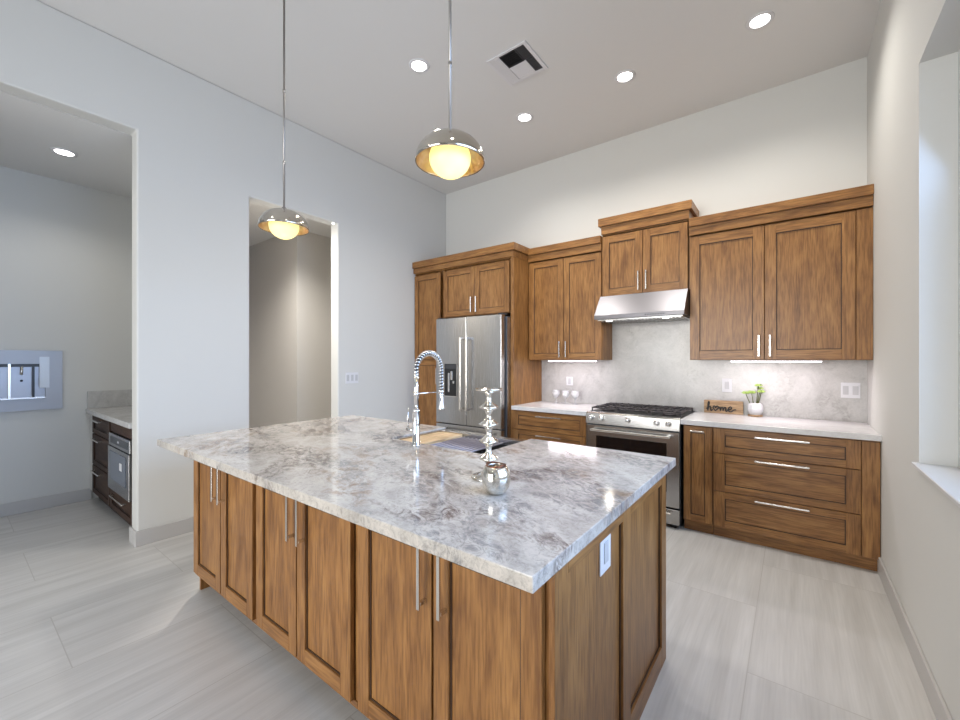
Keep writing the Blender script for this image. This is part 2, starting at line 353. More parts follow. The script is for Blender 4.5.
def pull(parent, x, z, yf, length, upright=True, mat=None, name='handle'):
    bm = bmesh.new(); h = length/2; w = .006; yo = yf-.032
    if upright:
        box(bm, x-w, x+w, yo-.004, yo+.004, z-h, z+h, .0012)
        for s in (-1, 1): box(bm, x-w, x+w, yo+.004, yf, z+s*(h-.016)-.006, z+s*(h-.016)+.006, .0008)
    else:
        box(bm, x-h, x+h, yo-.004, yo+.004, z-w, z+w, .0012)
        for s in (-1, 1): box(bm, x+s*(h-.016)-.006, x+s*(h-.016)+.006, yo+.004, yf, z-w, z+w, .0008)
    return obj(name, bm, mat or NICKEL, parent)

# ------------------------------------------------------------------ island
YF = .915
HANDLE_T = 'upright bar handle'
def island_unit(x0, x1, xs, label, hs):
    t = thing('island_cabinet', label, 'cabinet', ((x0+x1)/2, 1.2, 0), group='door cabinets along the island front')
    bm = carcass(x0+.0005, x1-.0005, YF+.022, 1.49, .118, .873)
    box(bm, x0+.0005, x1-.0005, YF+.016, YF+.022, .112, .138, .001, 1); obj('body', bm, [WV, WH], t)
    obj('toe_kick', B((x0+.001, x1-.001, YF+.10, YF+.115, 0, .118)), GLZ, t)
    a, b, c, d = xs
    d1 = shaker('door', t, a, b, .137, .865, YF); d2 = shaker('door', t, c, d, .137, .865, YF)
    pull(d1, hs[0]+.015, .748, YF, .22); pull(d2, hs[1]+.019, .748, YF, .22)
    return t
island_unit(-2.866, -2.066, (-2.845, -2.462, -2.452, -2.084), 'brown oak two door island cabinet at the far left end above the notched foot', (-2.50, -2.425))
island_unit(-2.066, -1.277, (-2.043, -1.680, -1.672, -1.299), 'brown oak two door island cabinet in the middle of the island front', (-1.71, -1.635))
island_unit(-1.277, -.492, (-1.255, -.886, -.877, -.503), 'brown oak two door island cabinet nearest the near right corner of the island', (-.925, -.845))
# decorative end panels
t = thing('island_end_panel', 'framed brown oak end panel of island facing the aisle, with a white outlet', 'panel', (-.48, 1.5, 0))
bm = bmesh.new(); X0, X1 = -.4915, -.475
for y0, y1 in ((.932, 1.012), (1.455, 1.537), (1.987, 2.065)): box(bm, X0, X1, y0, y1, 0, .873, .0012, 0)
for y0, y1 in ((1.012, 1.455), (1.537, 1.987)):
    box(bm, X0, X1-.0004, y0, y1, 0, .092, .0012, 1); box(bm, X0, X1-.0004, y0, y1, .832, .873, .0012, 1)
obj('frame', bm, [WV, WY], t)
for y0, y1 in ((1.012, 1.455), (1.537, 1.987)):
    bm = bmesh.new(); q = .005
    box(bm, X0, X0+.003, y0+q, y1-q, .092+q, .832-q, 0, 0)
    for b in ((y0, y0+q, .092, .832), (y1-q, y1, .092, .832), (y0+q, y1-q, .092, .092+q), (y0+q, y1-q, .832-q, .832)): box(bm, X0, X0+.008, b[0], b[1], b[2], b[3], 0, 1)
    obj('recessed_panel', bm, [WV, GLZ], t)
t = thing('island_end_panel', 'plain brown oak end panel of island with a notched foot, at its left end', 'panel', (-2.87, 1.5, 0))
bm = bmesh.new(); prism(bm, [(YF+.016, .118), (YF+.045, .118), (YF+.045, 0), (2.065, 0), (2.065, .873), (YF+.016, .873)], 0, -2.886, -2.867, .0015)
obj('panel', bm, WV, t)
# rear cabinets (face +Y): built in local coordinates and turned round
def rear_unit(x0, x1, label, top=.873):
    w = x1-x0; t = thing('island_cabinet', label, 'cabinet', ((x0+x1)/2, 2.065, 0), PI, group='cabinets along the range side of the island')
    h = w/2-.0005
    bm = bmesh.new(); box(bm, -h, h, .022, .573, .118, top, .001); obj('body', bm, WV, t, True)
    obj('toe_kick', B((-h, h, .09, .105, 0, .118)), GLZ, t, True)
    for a, b in ((-h+.012, -.002), (.002, h-.012)):
        d = shaker('door', t, a, b, .137, top-.008, 0, local=True)
        s = 1 if a < 0 else -1; x = (b-.035) if a < 0 else (a+.035)
        bm = B((x-.005, x+.005, -.036, -.028, top-.26, top-.06), (x-.005, x+.005, -.028, 0, top-.25, top-.238), (x-.005, x+.005, -.028, 0, top-.082, top-.07), bev=.001)
        obj('handle', bm, NICKEL, d, True)
rear_unit(-2.866, -2.03, 'brown oak cabinet on the range side of the island, left of the sink')
rear_unit(-2.03, -1.262, 'low brown oak sink cabinet under the steel sink, on the range side of the island', .655)
rear_unit(-1.262, -.492, 'brown oak cabinet on the range side of the island, right of the sink')
# worktop
bm = bmesh.new(); IX0, IX1, IY0, IY1 = -3.105, -.464, .805, 2.216
prism(bm, [(IX0, IY0), (IX1, IY0), (IX1, IY1), (-1.29, IY1), (-1.29, 1.70), (-2.0, 1.70), (-2.0, IY1), (IX0, IY1)], 2, .874, .914, .003, 0, 2)
tag(obj('island_worktop', bm, GRANITE), 'large pale granite island top with brown and violet grey clouds, sink cut into it', 'worktop')
# sink
t = thing('apron_sink', 'stainless workstation sink set in the far edge of the granite island top', 'sink', (-1.645, 1.95, .66))
x0, x1, y0, y1, zt, zb = -1.997, -1.293, 1.703, 2.20, .905, .665
bm = B((x0, x0+.02, y0, y1, zb, zt), (x1-.02, x1, y0, y1, zb, zt), (x0+.02, x1-.02, y0, y0+.02, zb, zt), (x0+.02, x1-.02, y1-.06, y1, zb, zt), (x0+.02, x1-.02, y0+.02, y1-.06, zb, zb+.012), bev=.002)
obj('basin', bm, STEELH, t)
bm = bmesh.new(); lathe(bm, [(0, 0), (.045, 0), (.045, .004), (.03, .006), (0, .002)], (-1.62, 1.93, zb+.0125)); obj('drain', bm, CHROME, t)
for a, b in ((y0+.0205, y0+.032), (y1-.072, y1-.0605)): obj('ledge', B((x0+.0205, x1-.0205, a, b, .868, .874)), STEELH, t)
tag(obj('cutting_board', B((-1.972, -1.775, y0+.022, y1-.063, .8745, .897), bev=.003), BOARD), 'pale wooden cutting board lying across the left of the sink', 'cutting board')
t = thing('drying_rack', 'dark roll-up drying rack of slim rods across the sink', 'rack', (-1.6, 1.92, .8745))
for k in range(10):
    bm = bmesh.new(); x = -1.755+k*.034; tube(bm, [(x, y0+.023, .8805), (x, y1-.064, .8805)], .006, 8); obj('rod', bm, plain('gunmetal rod', (.30, .26, .27), .4, .5) if k == 0 else D.materials['gunmetal rod'], t)
for a, b in ((y0+.035, y0+.047), (y1-.088, y1-.076)): obj('strap', B((-1.762, -1.442, a, b, .8745, .8755)), BLACK, t)
# faucet
fx, fy = -1.70, 1.635
t = thing('spring_faucet', 'tall chrome spring neck faucet with pull down spray, standing on the granite island', 'faucet', (fx, fy, .914))
bm = bmesh.new(); lathe(bm, [(0, 0), (.027, 0), (.027, .008), (.0215, .012), (.0215, .195), (.0225, .197), (.0225, .203), (.015, .206), (0, .206)], (fx, fy, .9142), 28); obj('base', bm, CHROME, t)
bm = bmesh.new(); tube(bm, [(fx, fy, 1.12), (fx, fy, 1.33)], .0135, 16); obj('riser', bm, CHROME, t)
R = .105; arc = [(fx, fy+R-R*math.cos(a), 1.335+R*math.sin(a)*1.0) for a in [PI*k/40 for k in range(41)]]
arc = [(fx, fy, 1.30)] + arc + [(fx, fy+2*R, 1.335-.02*k) for k in range(1, 7)]
bm = bmesh.new(); tube(bm, arc, .0095, 12); obj('hose', bm, DGREY, t)
# coil around the arc
bm = bmesh.new(); pts = []; turns = 27; M_ = 16*turns
L_ = [0]
for a, b in zip(arc, arc[1:]): L_.append(L_[-1]+(Vector(b)-Vector(a)).length)
def along(s):
    for i in range(len(arc)-1):
        if L_[i+1] >= s-1e-9:
            f_ = (s-L_[i])/(L_[i+1]-L_[i]); p = Vector(arc[i]).lerp(Vector(arc[i+1]), f_); d = (Vector(arc[i+1])-Vector(arc[i])).normalized(); return p, d
for k in range(M_+1):
    p, d = along(L_[-1]*k/M_); u = Vector((1, 0, 0)); w = d.cross(u); a = 2*PI*turns*k/M_
    pts.append(p+(u*math.cos(a)+w*math.sin(a))*.0142)
tube(bm, pts, .0042, 6); obj('spring', bm, CHROME, t)
bm = bmesh.new(); lathe(bm, [(0, 0), (.021, 0), (.023, .006), (.015, .03), (.0145, .075), (.012, .08), (.0135, .085), (.0135, .115), (0, .115)], (fx, fy+2*R, 1.098), 24); obj('spray_head', bm, CHROME, t)
bm = bmesh.new(); tube(bm, [(fx, fy+.012, 1.208), (fx, fy+2*R-.018, 1.208)], .0042, 8); lathe(bm, [(.0145, -.012), (.0185, -.012), (.0185, .012), (.0145, .012), (.0145, -.012)], (fx, fy+2*R, 1.208), 20); lathe(bm, [(.0136, -.012), (.0175, -.012), (.0175, .012), (.0136, .012)], (fx, fy, 1.208), 20); obj('spray_dock', bm, CHROME, t)
bm = bmesh.new(); tube(bm, [(fx-.0205, fy, 1.0), (fx-.085, fy+.01, 1.0)], .011, 16); tube(bm, [(fx-.077, fy+.009, 1.008), (fx-.080, fy+.01, 1.06), (fx-.076, fy+.01, 1.125)], [.006, .005, .0035], 10); obj('lever', bm, CHROME, t)
# candlestick and apple jar
t = thing('candlestick', 'tall silvery candlestick with four flared rings, standing near the sink', 'candlestick', (-1.0, 1.372, .914))
prof = [(0, .002), (.068, 0), (.072, .003), (.069, .009), (.044, .014), (.022, .030), (.012, .052), (.013, .062)]
for zc in (.083, .153, .223, .292):
    prof += [(.013, zc-.024), (.020, zc-.012), (.039, zc-.004), (.041, zc), (.037, zc+.004), (.021, zc+.014), (.013, zc+.024), (.011, zc+.030)]
prof += [(.012, .340), (.016, .350), (.028, .356)]
bm = bmesh.new(); lathe(bm, prof+[(0, .356)], (-1.0, 1.372, .9142), 36); obj('stem', bm, MERC, t)
bm = bmesh.new(); lathe(bm, [(0, .3565), (.052, .359), (.0585, .368), (.056, .369), (.050, .363), (0, .361)], (-1.0, 1.372, .9142), 36); obj('candle_dish', bm, MERC, t)
t = thing('apple_jar', 'small silvery apple shaped jar with dark rim in front of the candlestick', 'jar', (-.862, 1.228, .914))
prof = [(0, .003), (.018, 0), (.032, .006), (.044, .024), (.0495, .050), (.048, .072), (.041, .090), (.032, .098), (.027, .094), (.030, .088), (.039, .068), (.042, .05), (.03, .012), (0, .008)]
bm = bmesh.new(); lathe(bm, [(a_*1.08, b_*1.06) for a_, b_ in prof], (-.862, 1.228, .9142), 40); obj('body', bm, MERC, t)
bm = bmesh.new(); tube(bm, [(-.862+.034*math.cos(a), 1.228+.034*math.sin(a), .914+.1045+.003*math.cos(2*a)) for a in [2*PI*k/32 for k in range(33)]], .0032, 8); obj('rim', bm, plain('aged copper rim', (.22, .09, .05), .25, .9), t)

# ------------------------------------------------------------------ back run: base cabinets
YD = 3.705
def base_body(t, x0, x1, toe=True, mat=None, z0=.092):
    bm = carcass(x0+.0005, x1-.0005, YD+.021, 4.3395, z0, .873, w=.01); obj('body', bm, mat or WV, t)
    if toe: obj('toe_kick', B((x0+.001, x1-.001, YD+.05, YD+.066, 0, z0-.0005), bev=.001), WH, t)
t = thing('base_cabinet', 'narrow brown oak pull-out base cabinet immediately right of the range', 'cabinet', (-.615, 4, 0))
base_body(t, -.722, -.508)
d = shaker('pull_out_front', t, -.717, -.513, .096, .862, YD, rail=.05); pull(d, -.615, .826, YD, .10, False)
t = thing('base_cabinet', 'wide brown oak base cabinet with three deep drawers, by the right wall', 'cabinet', (-.03, 4, 0))
base_body(t, -.508, .452)
for z0, z1, hz in ((.671, .862, .822), (.373, .666, .64), (.096, .368, .350)):
    d = shaker('drawer', t, -.500, .358, z0, z1, YD, rail=.075, level=True, rz=.05); pull(d, -.07, hz if z1 > .8 else z1-.022, YD, .32, False)
obj('filler_strip', B((.361, .4515, YD+.003, YD+.021, .096, .862), bev=.0012), WV, t)
t = thing('base_cabinet', 'brown oak drawer base cabinet between refrigerator and range', 'cabinet', (-1.98, 4, 0))
base_body(t, -2.384, -1.558)
for z0, z1 in ((.671, .862), (.373, .666), (.096, .368)):
    d = shaker('drawer', t, -2.378, -1.564, z0, z1, YD, rail=.06, level=True, rz=.045); pull(d, -1.95, z1-.038, YD, .28, False)
# worktops
bm = bmesh.new(); box(bm, -.738, .4545, 3.675, 4.3395, .874, .914, .002); tag(obj('quartz_worktop', bm, QUARTZ), 'white quartz worktop right of the range, holding the plant and wooden sign', 'worktop')
bm = bmesh.new(); box(bm, -2.384, -1.552, 3.675, 4.3395, .874, .914, .002); tag(obj('quartz_worktop', bm, QUARTZ), 'short white quartz worktop between refrigerator panel and range', 'worktop')
bm = bmesh.new(); prism(bm, [(-2.384, .9145), (.4545, .9145), (.4545, 1.399), (-.735, 1.399), (-.735, 1.80), (-1.545, 1.80), (-1.545, 1.399), (-2.384, 1.399)], 1, 4.340, 4.3515)
tag(obj('quartz_backsplash', bm, SPLASH), 'soft grey marbled backsplash slab behind worktops and range', 'backsplash')

# ------------------------------------------------------------------ range
t = thing('gas_range', 'stainless gas range with five knobs and black grates between the drawer cabinets', 'range', (-1.148, 4, 0))
rx0, rx1, ry = -1.549, -.741, 3.665
bm = B((rx0, rx1, ry+.045, 4.335, .045, .885), bev=.002); obj('body', bm, [DGREY], t)
bm = bmesh.new(); prism(bm, [(ry+.005, .812), (ry+.044, .812), (ry+.10, .912), (ry+.035, .918), (ry+.012, .905)], 0, rx0, rx1, .002); obj('control_panel', bm, STEELH, t)
bm = B((rx0, rx1, ry+.10, 4.335, .8855, .915), bev=.003); obj('cooktop', bm, BLACK, t)
for x in (-1.496, -1.400, -1.160, -.921, -.828):
    bm = bmesh.new(); Mx = Matrix.Rotation(PI/2+.1, 4, 'X')
    lathe(bm, [(0, 0), (.024, 0), (.025, .006), (.019, .008), (.018, .03), (.016, .034), (0, .034)], (x, ry+.0085, .868), 24, 0, Mx)
    box(bm, x-.002, x+.002, ry-.030, ry-.024, .871, .883, 0, 1); obj('knob', bm, [CHROME, BLACK], t)
d = obj('oven_door', B((rx0+.003, rx1-.003, ry+.008, ry+.043, .175, .800), bev=.003), STEELH, t)
obj('oven_window', B((rx0+.10, rx1-.10, ry+.005, ry+.0085, .30, .705), bev=.001), DGLASS, d)
bm = bmesh.new(); box(bm, rx0+.062, rx1-.062, ry-.052, ry-.034, .752, .772, .006, seg=2)
for x in (rx0+.085, rx1-.085): box(bm, x-.014, x+.014, ry-.036, ry+.008, .752, .772, .003)
obj('door_handle', bm, NICKEL, d)
w = obj('storage_drawer', B((rx0+.003, rx1-.003, ry+.010, ry+.043, .035, .160), bev=.003), STEELH, t)
bm = bmesh.new(); box(bm, rx0+.06, rx1-.06, ry-.038, ry-.026, .128, .142, .004)
for x in (rx0+.085, rx1-.085): box(bm, x-.01, x+.01, ry-.028, ry+.010, .128, .142, .002)
obj('drawer_handle', bm, NICKEL, w)
for x in (rx0+.05, rx1-.05):
    for y in (ry+.06, 4.26): bm = bmesh.new(); lathe(bm, [(0, 0), (.018, 0), (.018, .02), (.012, .022), (.012, .0445), (0, .0445)], (x, y, .0002), 16); obj('foot', bm, BLACK, t)
for x, y in ((-1.42, 3.90), (-1.42, 4.18), (-1.145, 4.04), (-.87, 3.90), (-.87, 4.18)):
    bm = bmesh.new(); lathe(bm, [(0, 0), (.055, 0), (.055, .008), (.045, .012), (.042, .018), (0, .020)], (x, y, .9155), 24); obj('burner', bm, IRON, t)
for gx0, gx1 in ((-1.540, -1.282), (-1.278, -1.014), (-1.010, -.752)):
    bm = bmesh.new(); y0, y1 = 3.785, 4.30; z0, z1 = .940, .952
    for x in (gx0, gx1-.012): box(bm, x, x+.012, y0, y1, z0, z1, .003)
    for y in (y0, y1-.012, (y0+y1)/2-.006): box(bm, gx0, gx1, y, y+.012, z0, z1, .003)
    for k in range(1, 4): x = gx0+(gx1-gx0)*k/4-.005; box(bm, x, x+.010, y0, y1, z0+.001, z1+.004, .003)
    for y in ((y0*3+y1)/4, (y0+y1*3)/4): box(bm, gx0, gx1, y-.005, y+.005, z0+.001, z1+.004, .003)
    for x in (gx0, gx1-.012):
        for y in (y0, y1-.012): box(bm, x, x+.012, y, y+.012, .9155, z0, .002)
    obj('grate', bm, IRON, t)

# ------------------------------------------------------------------ upper cabinets
YU = 4.03
def crown(t, x0, x1, zb, zm, zt, yf, rb, ov=.0, l=0, r=0, back=4.351):
    """frieze board and proud top fascia"""
    bm = bmesh.new(); box(bm, x0, x1, yf-.012, back, zb, zm-.003, .0015, 0); box(bm, x0+.002, x1-.002, yf-.008, back, zm-.003, zm, 0, 1); box(bm, x0-l, x1+r, yf-.032, back, zm, zt, .002, 0)  # thin dark strip paints the shadow line under the fascia
    obj('crown_molding', bm, [WH, GLZ], t)
def strip(x0, x1, label):
    t = thing('under_cabinet_light', label, 'light', ((x0+x1)/2, 4.13, 1.385), group='under cabinet light strips')
    obj('housing', B((x0-.005, x1+.005, 4.075, 4.125, 1.390, 1.399), bev=.001), WHITE, t); obj('diffuser', B((x0, x1, 4.08, 4.12, 1.383, 1.3895), bev=.001), LEDM, t)
    area('under_cabinet_glow', ((x0+x1)/2, 4.10, 1.381), (0, 0, 0), x1-x0, .03, 1.5*(x1-x0)/.6, (1, .90, .96))
t = thing('wall_cabinet', 'large brown oak two door wall cabinet at the right, above the plant and wooden sign', 'cabinet', (-.14, 4.2, 1.4), group=None)
obj('body', carcass(-.7335, .4535, YU+.021, 4.3505, 1.400, 2.515, w=.007), WV, t)
for a, b, hx in ((-.729, -.188, -.222), (-.183, .360, -.148)):
    d = shaker('door', t, a, b, 1.405, 2.488, YU, rail=.075); pull(d, hx, 1.515, YU, .17)
bm = bmesh.new(); box(bm, .364, .4525, YU+.003, YU+.0205, 1.405, 2.49, .001, 0); obj('filler_strip', bm, WV, t)
crown(t, -.7335, .4535, 2.500, 2.575, 2.647, YU, 0)
t = thing('wall_cabinet', 'tall brown oak two door wall cabinet between refrigerator surround and range hood', 'cabinet', (-1.96, 4.2, 1.4))
obj('body', carcass(-2.3845, -1.535, YU+.021, 4.3505, 1.400, 2.515, w=.007), WV, t)
for a, b, hx in ((-2.376, -1.956, -1.990), (-1.951, -1.538, -1.915)):
    d = shaker('door', t, a, b, 1.405, 2.488, YU, rail=.065); pull(d, hx, 1.515, YU, .17)
crown(t, -2.3845, -1.535, 2.500, 2.575, 2.647, YU, 0)
t = thing('wall_cabinet', 'short raised brown oak cabinet with taller crown directly above the range hood', 'cabinet', (-1.14, 4.2, 2.03))
obj('body', carcass(-1.534, -.7345, YU+.021, 4.3505, 2.032, 2.655, w=.007), WV, t)
for a, b, hx in ((-1.526, -1.138, -1.170), (-1.133, -.748, -1.099)):
    d = shaker('door', t, a, b, 2.038, 2.632, YU, rail=.068); pull(d, hx, 2.155, YU, .18)
crown(t, -1.534, -.7345, 2.655, 2.735, 2.812, YU, 0, l=.025, r=.025)
strip(-2.16, -1.62, 'lit light strip under the wall cabinet left of the range hood'); strip(-.424, .172, 'lit light strip under the wall cabinet near the right wall')
# hood
t = thing('range_hood', 'slanted stainless range hood under the short cabinet above the range', 'hood', (-1.14, 4.1, 1.76))
hx0, hx1 = -1.532, -.737
bm = bmesh.new(); prism(bm, [(3.985, 2.030), (4.339, 2.030), (4.339, 1.790), (3.83, 1.790), (3.83, 1.826)], 0, hx0, hx1, .002); obj('canopy', bm, brushed('hood steel', (.17, .165, .175), .36, 0), t)
bm = B((hx0+.02, hx1-.02, 3.87, 4.32, 1.778, 1.7895), bev=.001)
for k in range(22): box(bm, hx0+.04+k*.033, hx0+.052+k*.033, 3.93, 4.28, 1.774, 1.778, 0)
obj('filter', bm, STEELH, t)
for x in (-1.41, -.90): bm = bmesh.new(); lathe(bm, [(0, 0), (.028, 0), (.028, .006), (0, .006)], (x, 3.90, 1.772), 20); obj('lamp', bm, emit('hood lamp', (1, .97, .9), 3), t)
bm = bmesh.new()
for k in range(8): box(bm, -1.06+k*.022, -1.047+k*.022, 3.8275, 3.830, 1.803, 1.813, 0)
obj('button', bm, BLACK, t)['label'] = 'row of tiny black hood buttons'
for x in (-1.41, -.90): area('hood_lamp_light', (x, 3.90, 1.768), (0, 0, 0), .05, .05, .6, (1, .95, .85))

# ------------------------------------------------------------------ refrigerator surround
YT = 3.73
t = thing('pantry_cabinet', 'tall narrow brown oak pantry cabinet between left wall and refrigerator', 'cabinet', (-3.66, 4, 0))
obj('body', carcass(-3.9165, -3.4155, YT+.021, 4.3505, .10, 2.515, w=.007), WV, t)
obj('toe_kick', B((-3.9165, -3.4155, YT+.06, YT+.075, 0, .0995)), WH, t)
shaker('door', t, -3.905, -3.462, 1.408, 2.478, YT, rail=.062); d = shaker('door', t, -3.905, -3.462, .105, 1.395, YT, rail=.062); pull(d, -3.50, 1.20, YT, .2)
t2 = thing('wall_cabinet', 'brown oak two door cabinet directly above the refrigerator', 'cabinet', (-2.9, 4, 1.9))
obj('body', carcass(-3.4145, -2.4265, YT+.021, 4.3505, 1.915, 2.515, w=.007), WV, t2)
for a, b, hx in ((-3.405, -2.924, -2.958), (-2.919, -2.446, -2.885)):
    d = shaker('door', t2, a, b, 1.922, 2.478, YT, rail=.065); pull(d, hx, 2.04, YT, .18)
tag(obj('end_panel', B((-2.4255, -2.3855, YT-.003, 4.3505, 0, 2.515), bev=.0015), WV), 'full height brown oak panel right of the refrigerator', 'panel')
bm = bmesh.new(); box(bm, -3.9165, -2.382, YT-.014, 4.3505, 2.5155, 2.577, .0015, 0); box(bm, -3.9165, -2.386, YT-.010, 4.3505, 2.577, 2.580, 0, 1); box(bm, -3.9165, -2.362, YT-.034, 4.3505, 2.580, 2.658, .002, 0)  # dark middle strip puts the shadow below the top board into colour
# keep the proud top clear of the neighbouring crown
tag(obj('crown_molding', bm, [WH, GLZ]), 'brown oak stepped crown running over the pantry cabinet and refrigerator', 'crown molding')
# refrigerator
t = thing('refrigerator', 'stainless french door refrigerator with ice dispenser in brown oak surround', 'refrigerator', (-2.92, 4, 0))
gx0, gx1, gm = -3.385, -2.447, -2.922
obj('body', B((gx0+.01, gx1+.018, 3.66, 4.33, .02, 1.868), bev=.004), DGREY, t)
obj('body_side', B((gx1+.0185, gx1+.0195, 3.665, 4.32, .03, 1.86)), STEEL, t)['label'] = 'polished steel side sheet'
def fdoor(x0, x1, z0, z1, name):
    bm = bmesh.new(); box(bm, x0, x1, 3.58, 3.655, z0, z1, .006, 0, 2); return obj(name, bm, STEEL, t)
dl = fdoor(gx0, gm-.002, .665, 1.885, 'door'); dr = fdoor(gm+.002, gx1, .665, 1.885, 'door'); fz = fdoor(gx0, gx1, .07, .655, 'freezer_drawer')
for p, x in ((dl, gm-.045), (dr, gm+.042)):
    bm = bmesh.new(); box(bm, x-.013, x+.013, 3.512, 3.528, .835, 1.655, .004, 0, 2)
    for z in (.85, 1.64): box(bm, x-.013, x+.013, 3.526, 3.58, z-.014, z+.014, .003)
    obj('handle', bm, NICKEL, p)
bm = bmesh.new(); box(bm, gx0+.10, gx1-.10, 3.512, 3.528, .585, .61, .004)
for x in (gx0+.13, gx1-.13): box(bm, x-.014, x+.014, 3.526, 3.58, .585, .61, .003)
obj('handle', bm, NICKEL, fz)
bm = bmesh.new(); box(bm, -3.245, -3.060, 3.574, 3.5795, .985, 1.355, .002, 0); box(bm, -3.235, -3.070, 3.5725, 3.574, 1.30, 1.345, 0, 1)
box(bm, -3.19, -3.165, 3.568, 3.574, 1.03, 1.25, .002, 2); box(bm, -3.145, -3.115, 3.562, 3.574, 1.17, 1.27, .003, 2); box(bm, -3.115, -3.09, 3.566, 3.574, 1.13, 1.16, .002, 2)
for b in ((-3.25, -3.245, .98, 1.36), (-3.06, -3.055, .98, 1.36), (-3.245, -3.06, .975, .985)): box(bm, b[0], b[1], 3.572, 3.5798, b[2], b[3], 0, 2)
obj('dispenser', bm, [BLACK, DGREY, NICKEL], dl)
for x in (gx0+.03, gx1-.03): bm = bmesh.new(); box(bm, x-.025, x+.025, 3.60, 3.70, 1.886, 1.90, .003); obj('hinge_cover', bm, DGREY, t)
obj('toe_grille', B((gx0+.01, gx1-.01, 3.62, 3.655, .012, .065), bev=.002), DGREY, t)

# ------------------------------------------------------------------ small things on the back worktops
t = thing('wooden_sign', 'small rustic board sign with black script lettering, leaning by the backsplash', 'sign', (-.505, 4.30, .914))
bm = bmesh.new()
for k in range(3): box(bm, -.660, -.352, 4.302, 4.318, .9145+k*.0392, .9145+k*.0392+.0385, .001)
obj('board', bm, SIGNW, t)
def stroke(bm, pts, r, sc, ox, oz):
    P = [Vector((ox+x*sc, 4.2985, oz+z*sc)) for x, z in pts]
    # smooth with catmull-rom
    Q = []
    for i in range(len(P)-1):
        a, b, c, d = P[max(i-1, 0)], P[i], P[i+1], P[min(i+2, len(P)-1)]
        for k in range(6):
            u = k/6; Q.append(.5*((2*b)+(c-a)*u+(2*a-5*b+4*c-d)*u*u+(3*b-a-3*c+d)*u**3))
    Q.append(P[-1]); tube(bm, Q, r, 8)
bm = bmesh.new(); sc = .05; oz = .934
r = .0052
stroke(bm, [(0, .35), (.18, .5), (.42, 1.1), (.46, 1.55), (.34, 1.62), (.26, 1.2), (.24, .5), (.24, 0)], r, sc, -.640, oz)
stroke(bm, [(.24, .1), (.38, .62), (.58, .78), (.70, .6), (.70, .1), (.85, .05), (1.0, .3)], r, sc, -.640, oz)
stroke(bm, [(1.45, .05), (1.12, .5), (1.15, .85), (1.35, .88), (1.5, .62), (1.66, .9), (1.88, .85), (1.88, .5), (1.45, .05)], r, sc, -.640, oz)
stroke(bm, [(2.05, .5), (2.22, .75), (2.24, .1)], r, sc, -.640, oz); stroke(bm, [(2.24, .1), (2.42, .65), (2.60, .75), (2.66, .5), (2.66, .1)], r, sc, -.640, oz)
stroke(bm, [(2.66, .1), (2.84, .65), (3.02, .75), (3.10, .5), (3.10, .12), (3.25, .08), (3.45, .4)], r, sc, -.640, oz)
stroke(bm, [(3.45, .36), (3.85, .48), (3.98, .74), (3.78, .90), (3.55, .65), (3.50, .3), (3.68, .04), (3.98, .06), (4.3, .35), (4.7, .45)], r, sc, -.640, oz)
obj('lettering', bm, BLACK, t)['label'] = 'black script word home with a heart for its letter o'
t = thing('potted_plant', 'white glass planter of pale green succulent sprigs on wooden coaster beside the sign', 'plant', (-.262, 4.27, .914))
bm = bmesh.new(); lathe(bm, [(0, 0), (.052, 0), (.054, .004), (.054, .014), (0, .014)], (-.262, 4.27, .9145), 28); obj('coaster', bm, SIGNW, t)
bm = bmesh.new(); lathe(bm, [(0, 0), (.040, 0), (.056, .028), (.060, .048), (.055, .085), (.040, .100), (.036, .098), (.050, .08), (.05, .03), (.03, .008), (0, .008)], (-.262, 4.27, .929), 10, smooth=False); obj('planter', bm, CERAM, t)
def rosette(bm, c, s):
    for ring, (n, tilt, ln) in enumerate(((7, .25, 1), (6, .7, .85), (4, 1.15, .6))):
        for k in range(n):
            a = 2*PI*k/n+ring*.4; d = Vector((math.cos(a)*math.cos(tilt), math.sin(a)*math.cos(tilt), math.sin(tilt))); e = Vector(c)+d*s*ln; m = Vector(c)+d*s*ln*.55+Vector((0, 0, -.002))
            tube(bm, [c, m, e], [s*.10, s*.20, s*.03], 6)
for i, (dx, dy, h, s) in enumerate(((-.068, -.02, .195, .036), (-.025, -.01, .20, .038), (.022, 0, .262, .034), (.045, -.03, .212, .034), (.034, .02, .238, .030))):
    bm = bmesh.new(); e = Vector((-.262+dx, 4.27+dy, .914+h))
    tube(bm, [(-.262+dx*.15, 4.27+dy*.15, .96), (-.262+dx*.7, 4.27+dy*.7, .914+h*.7), e], [.004, .0035, .003], 6, 0); rosette(bm, e, s)
    for f_ in bm.faces: f_.material_index = 1
    n_ = 0
    for f_ in bm.faces:
        if n_ < 14: f_.material_index = 0
        n_ += 1
    obj('sprig', bm, [STEM, LEAF], t)
g0 = None
for i, x in enumerate((-2.125, -2.01, -1.895)):
    lab = ['small clear goblet nearest the refrigerator panel, left of three', 'small clear goblet in the middle of three on the short worktop', 'small clear goblet nearest the range, right of three'][i]
    if g0 is None:
        g0 = thing('goblet', lab, 'goblet', (x, 4.20, .9143), group='three clear goblets on the short worktop')
        bm = bmesh.new(); lathe(bm, [(0, .0), (.034, 0), (.034, .002), (.006, .008), (.005, .05), (.012, .058), (.034, .08), (.042, .105), (.040, .145), (.038, .145), (.040, .105), (.031, .083), (.010, .063), (0, .060)], (x, 4.20, .9143), 28); obj('cup', bm, GLASS, g0)
        bm = bmesh.new(); lathe(bm, [(0, .066), (.020, .076), (.028, .088), (.026, .096), (0, .1)], (x, 4.20, .9143), 20); obj('candle', bm, plain('white wax', (.8, .79, .76), .5), g0)
    else: dup(g0, (x, 4.20, .9143), lab)

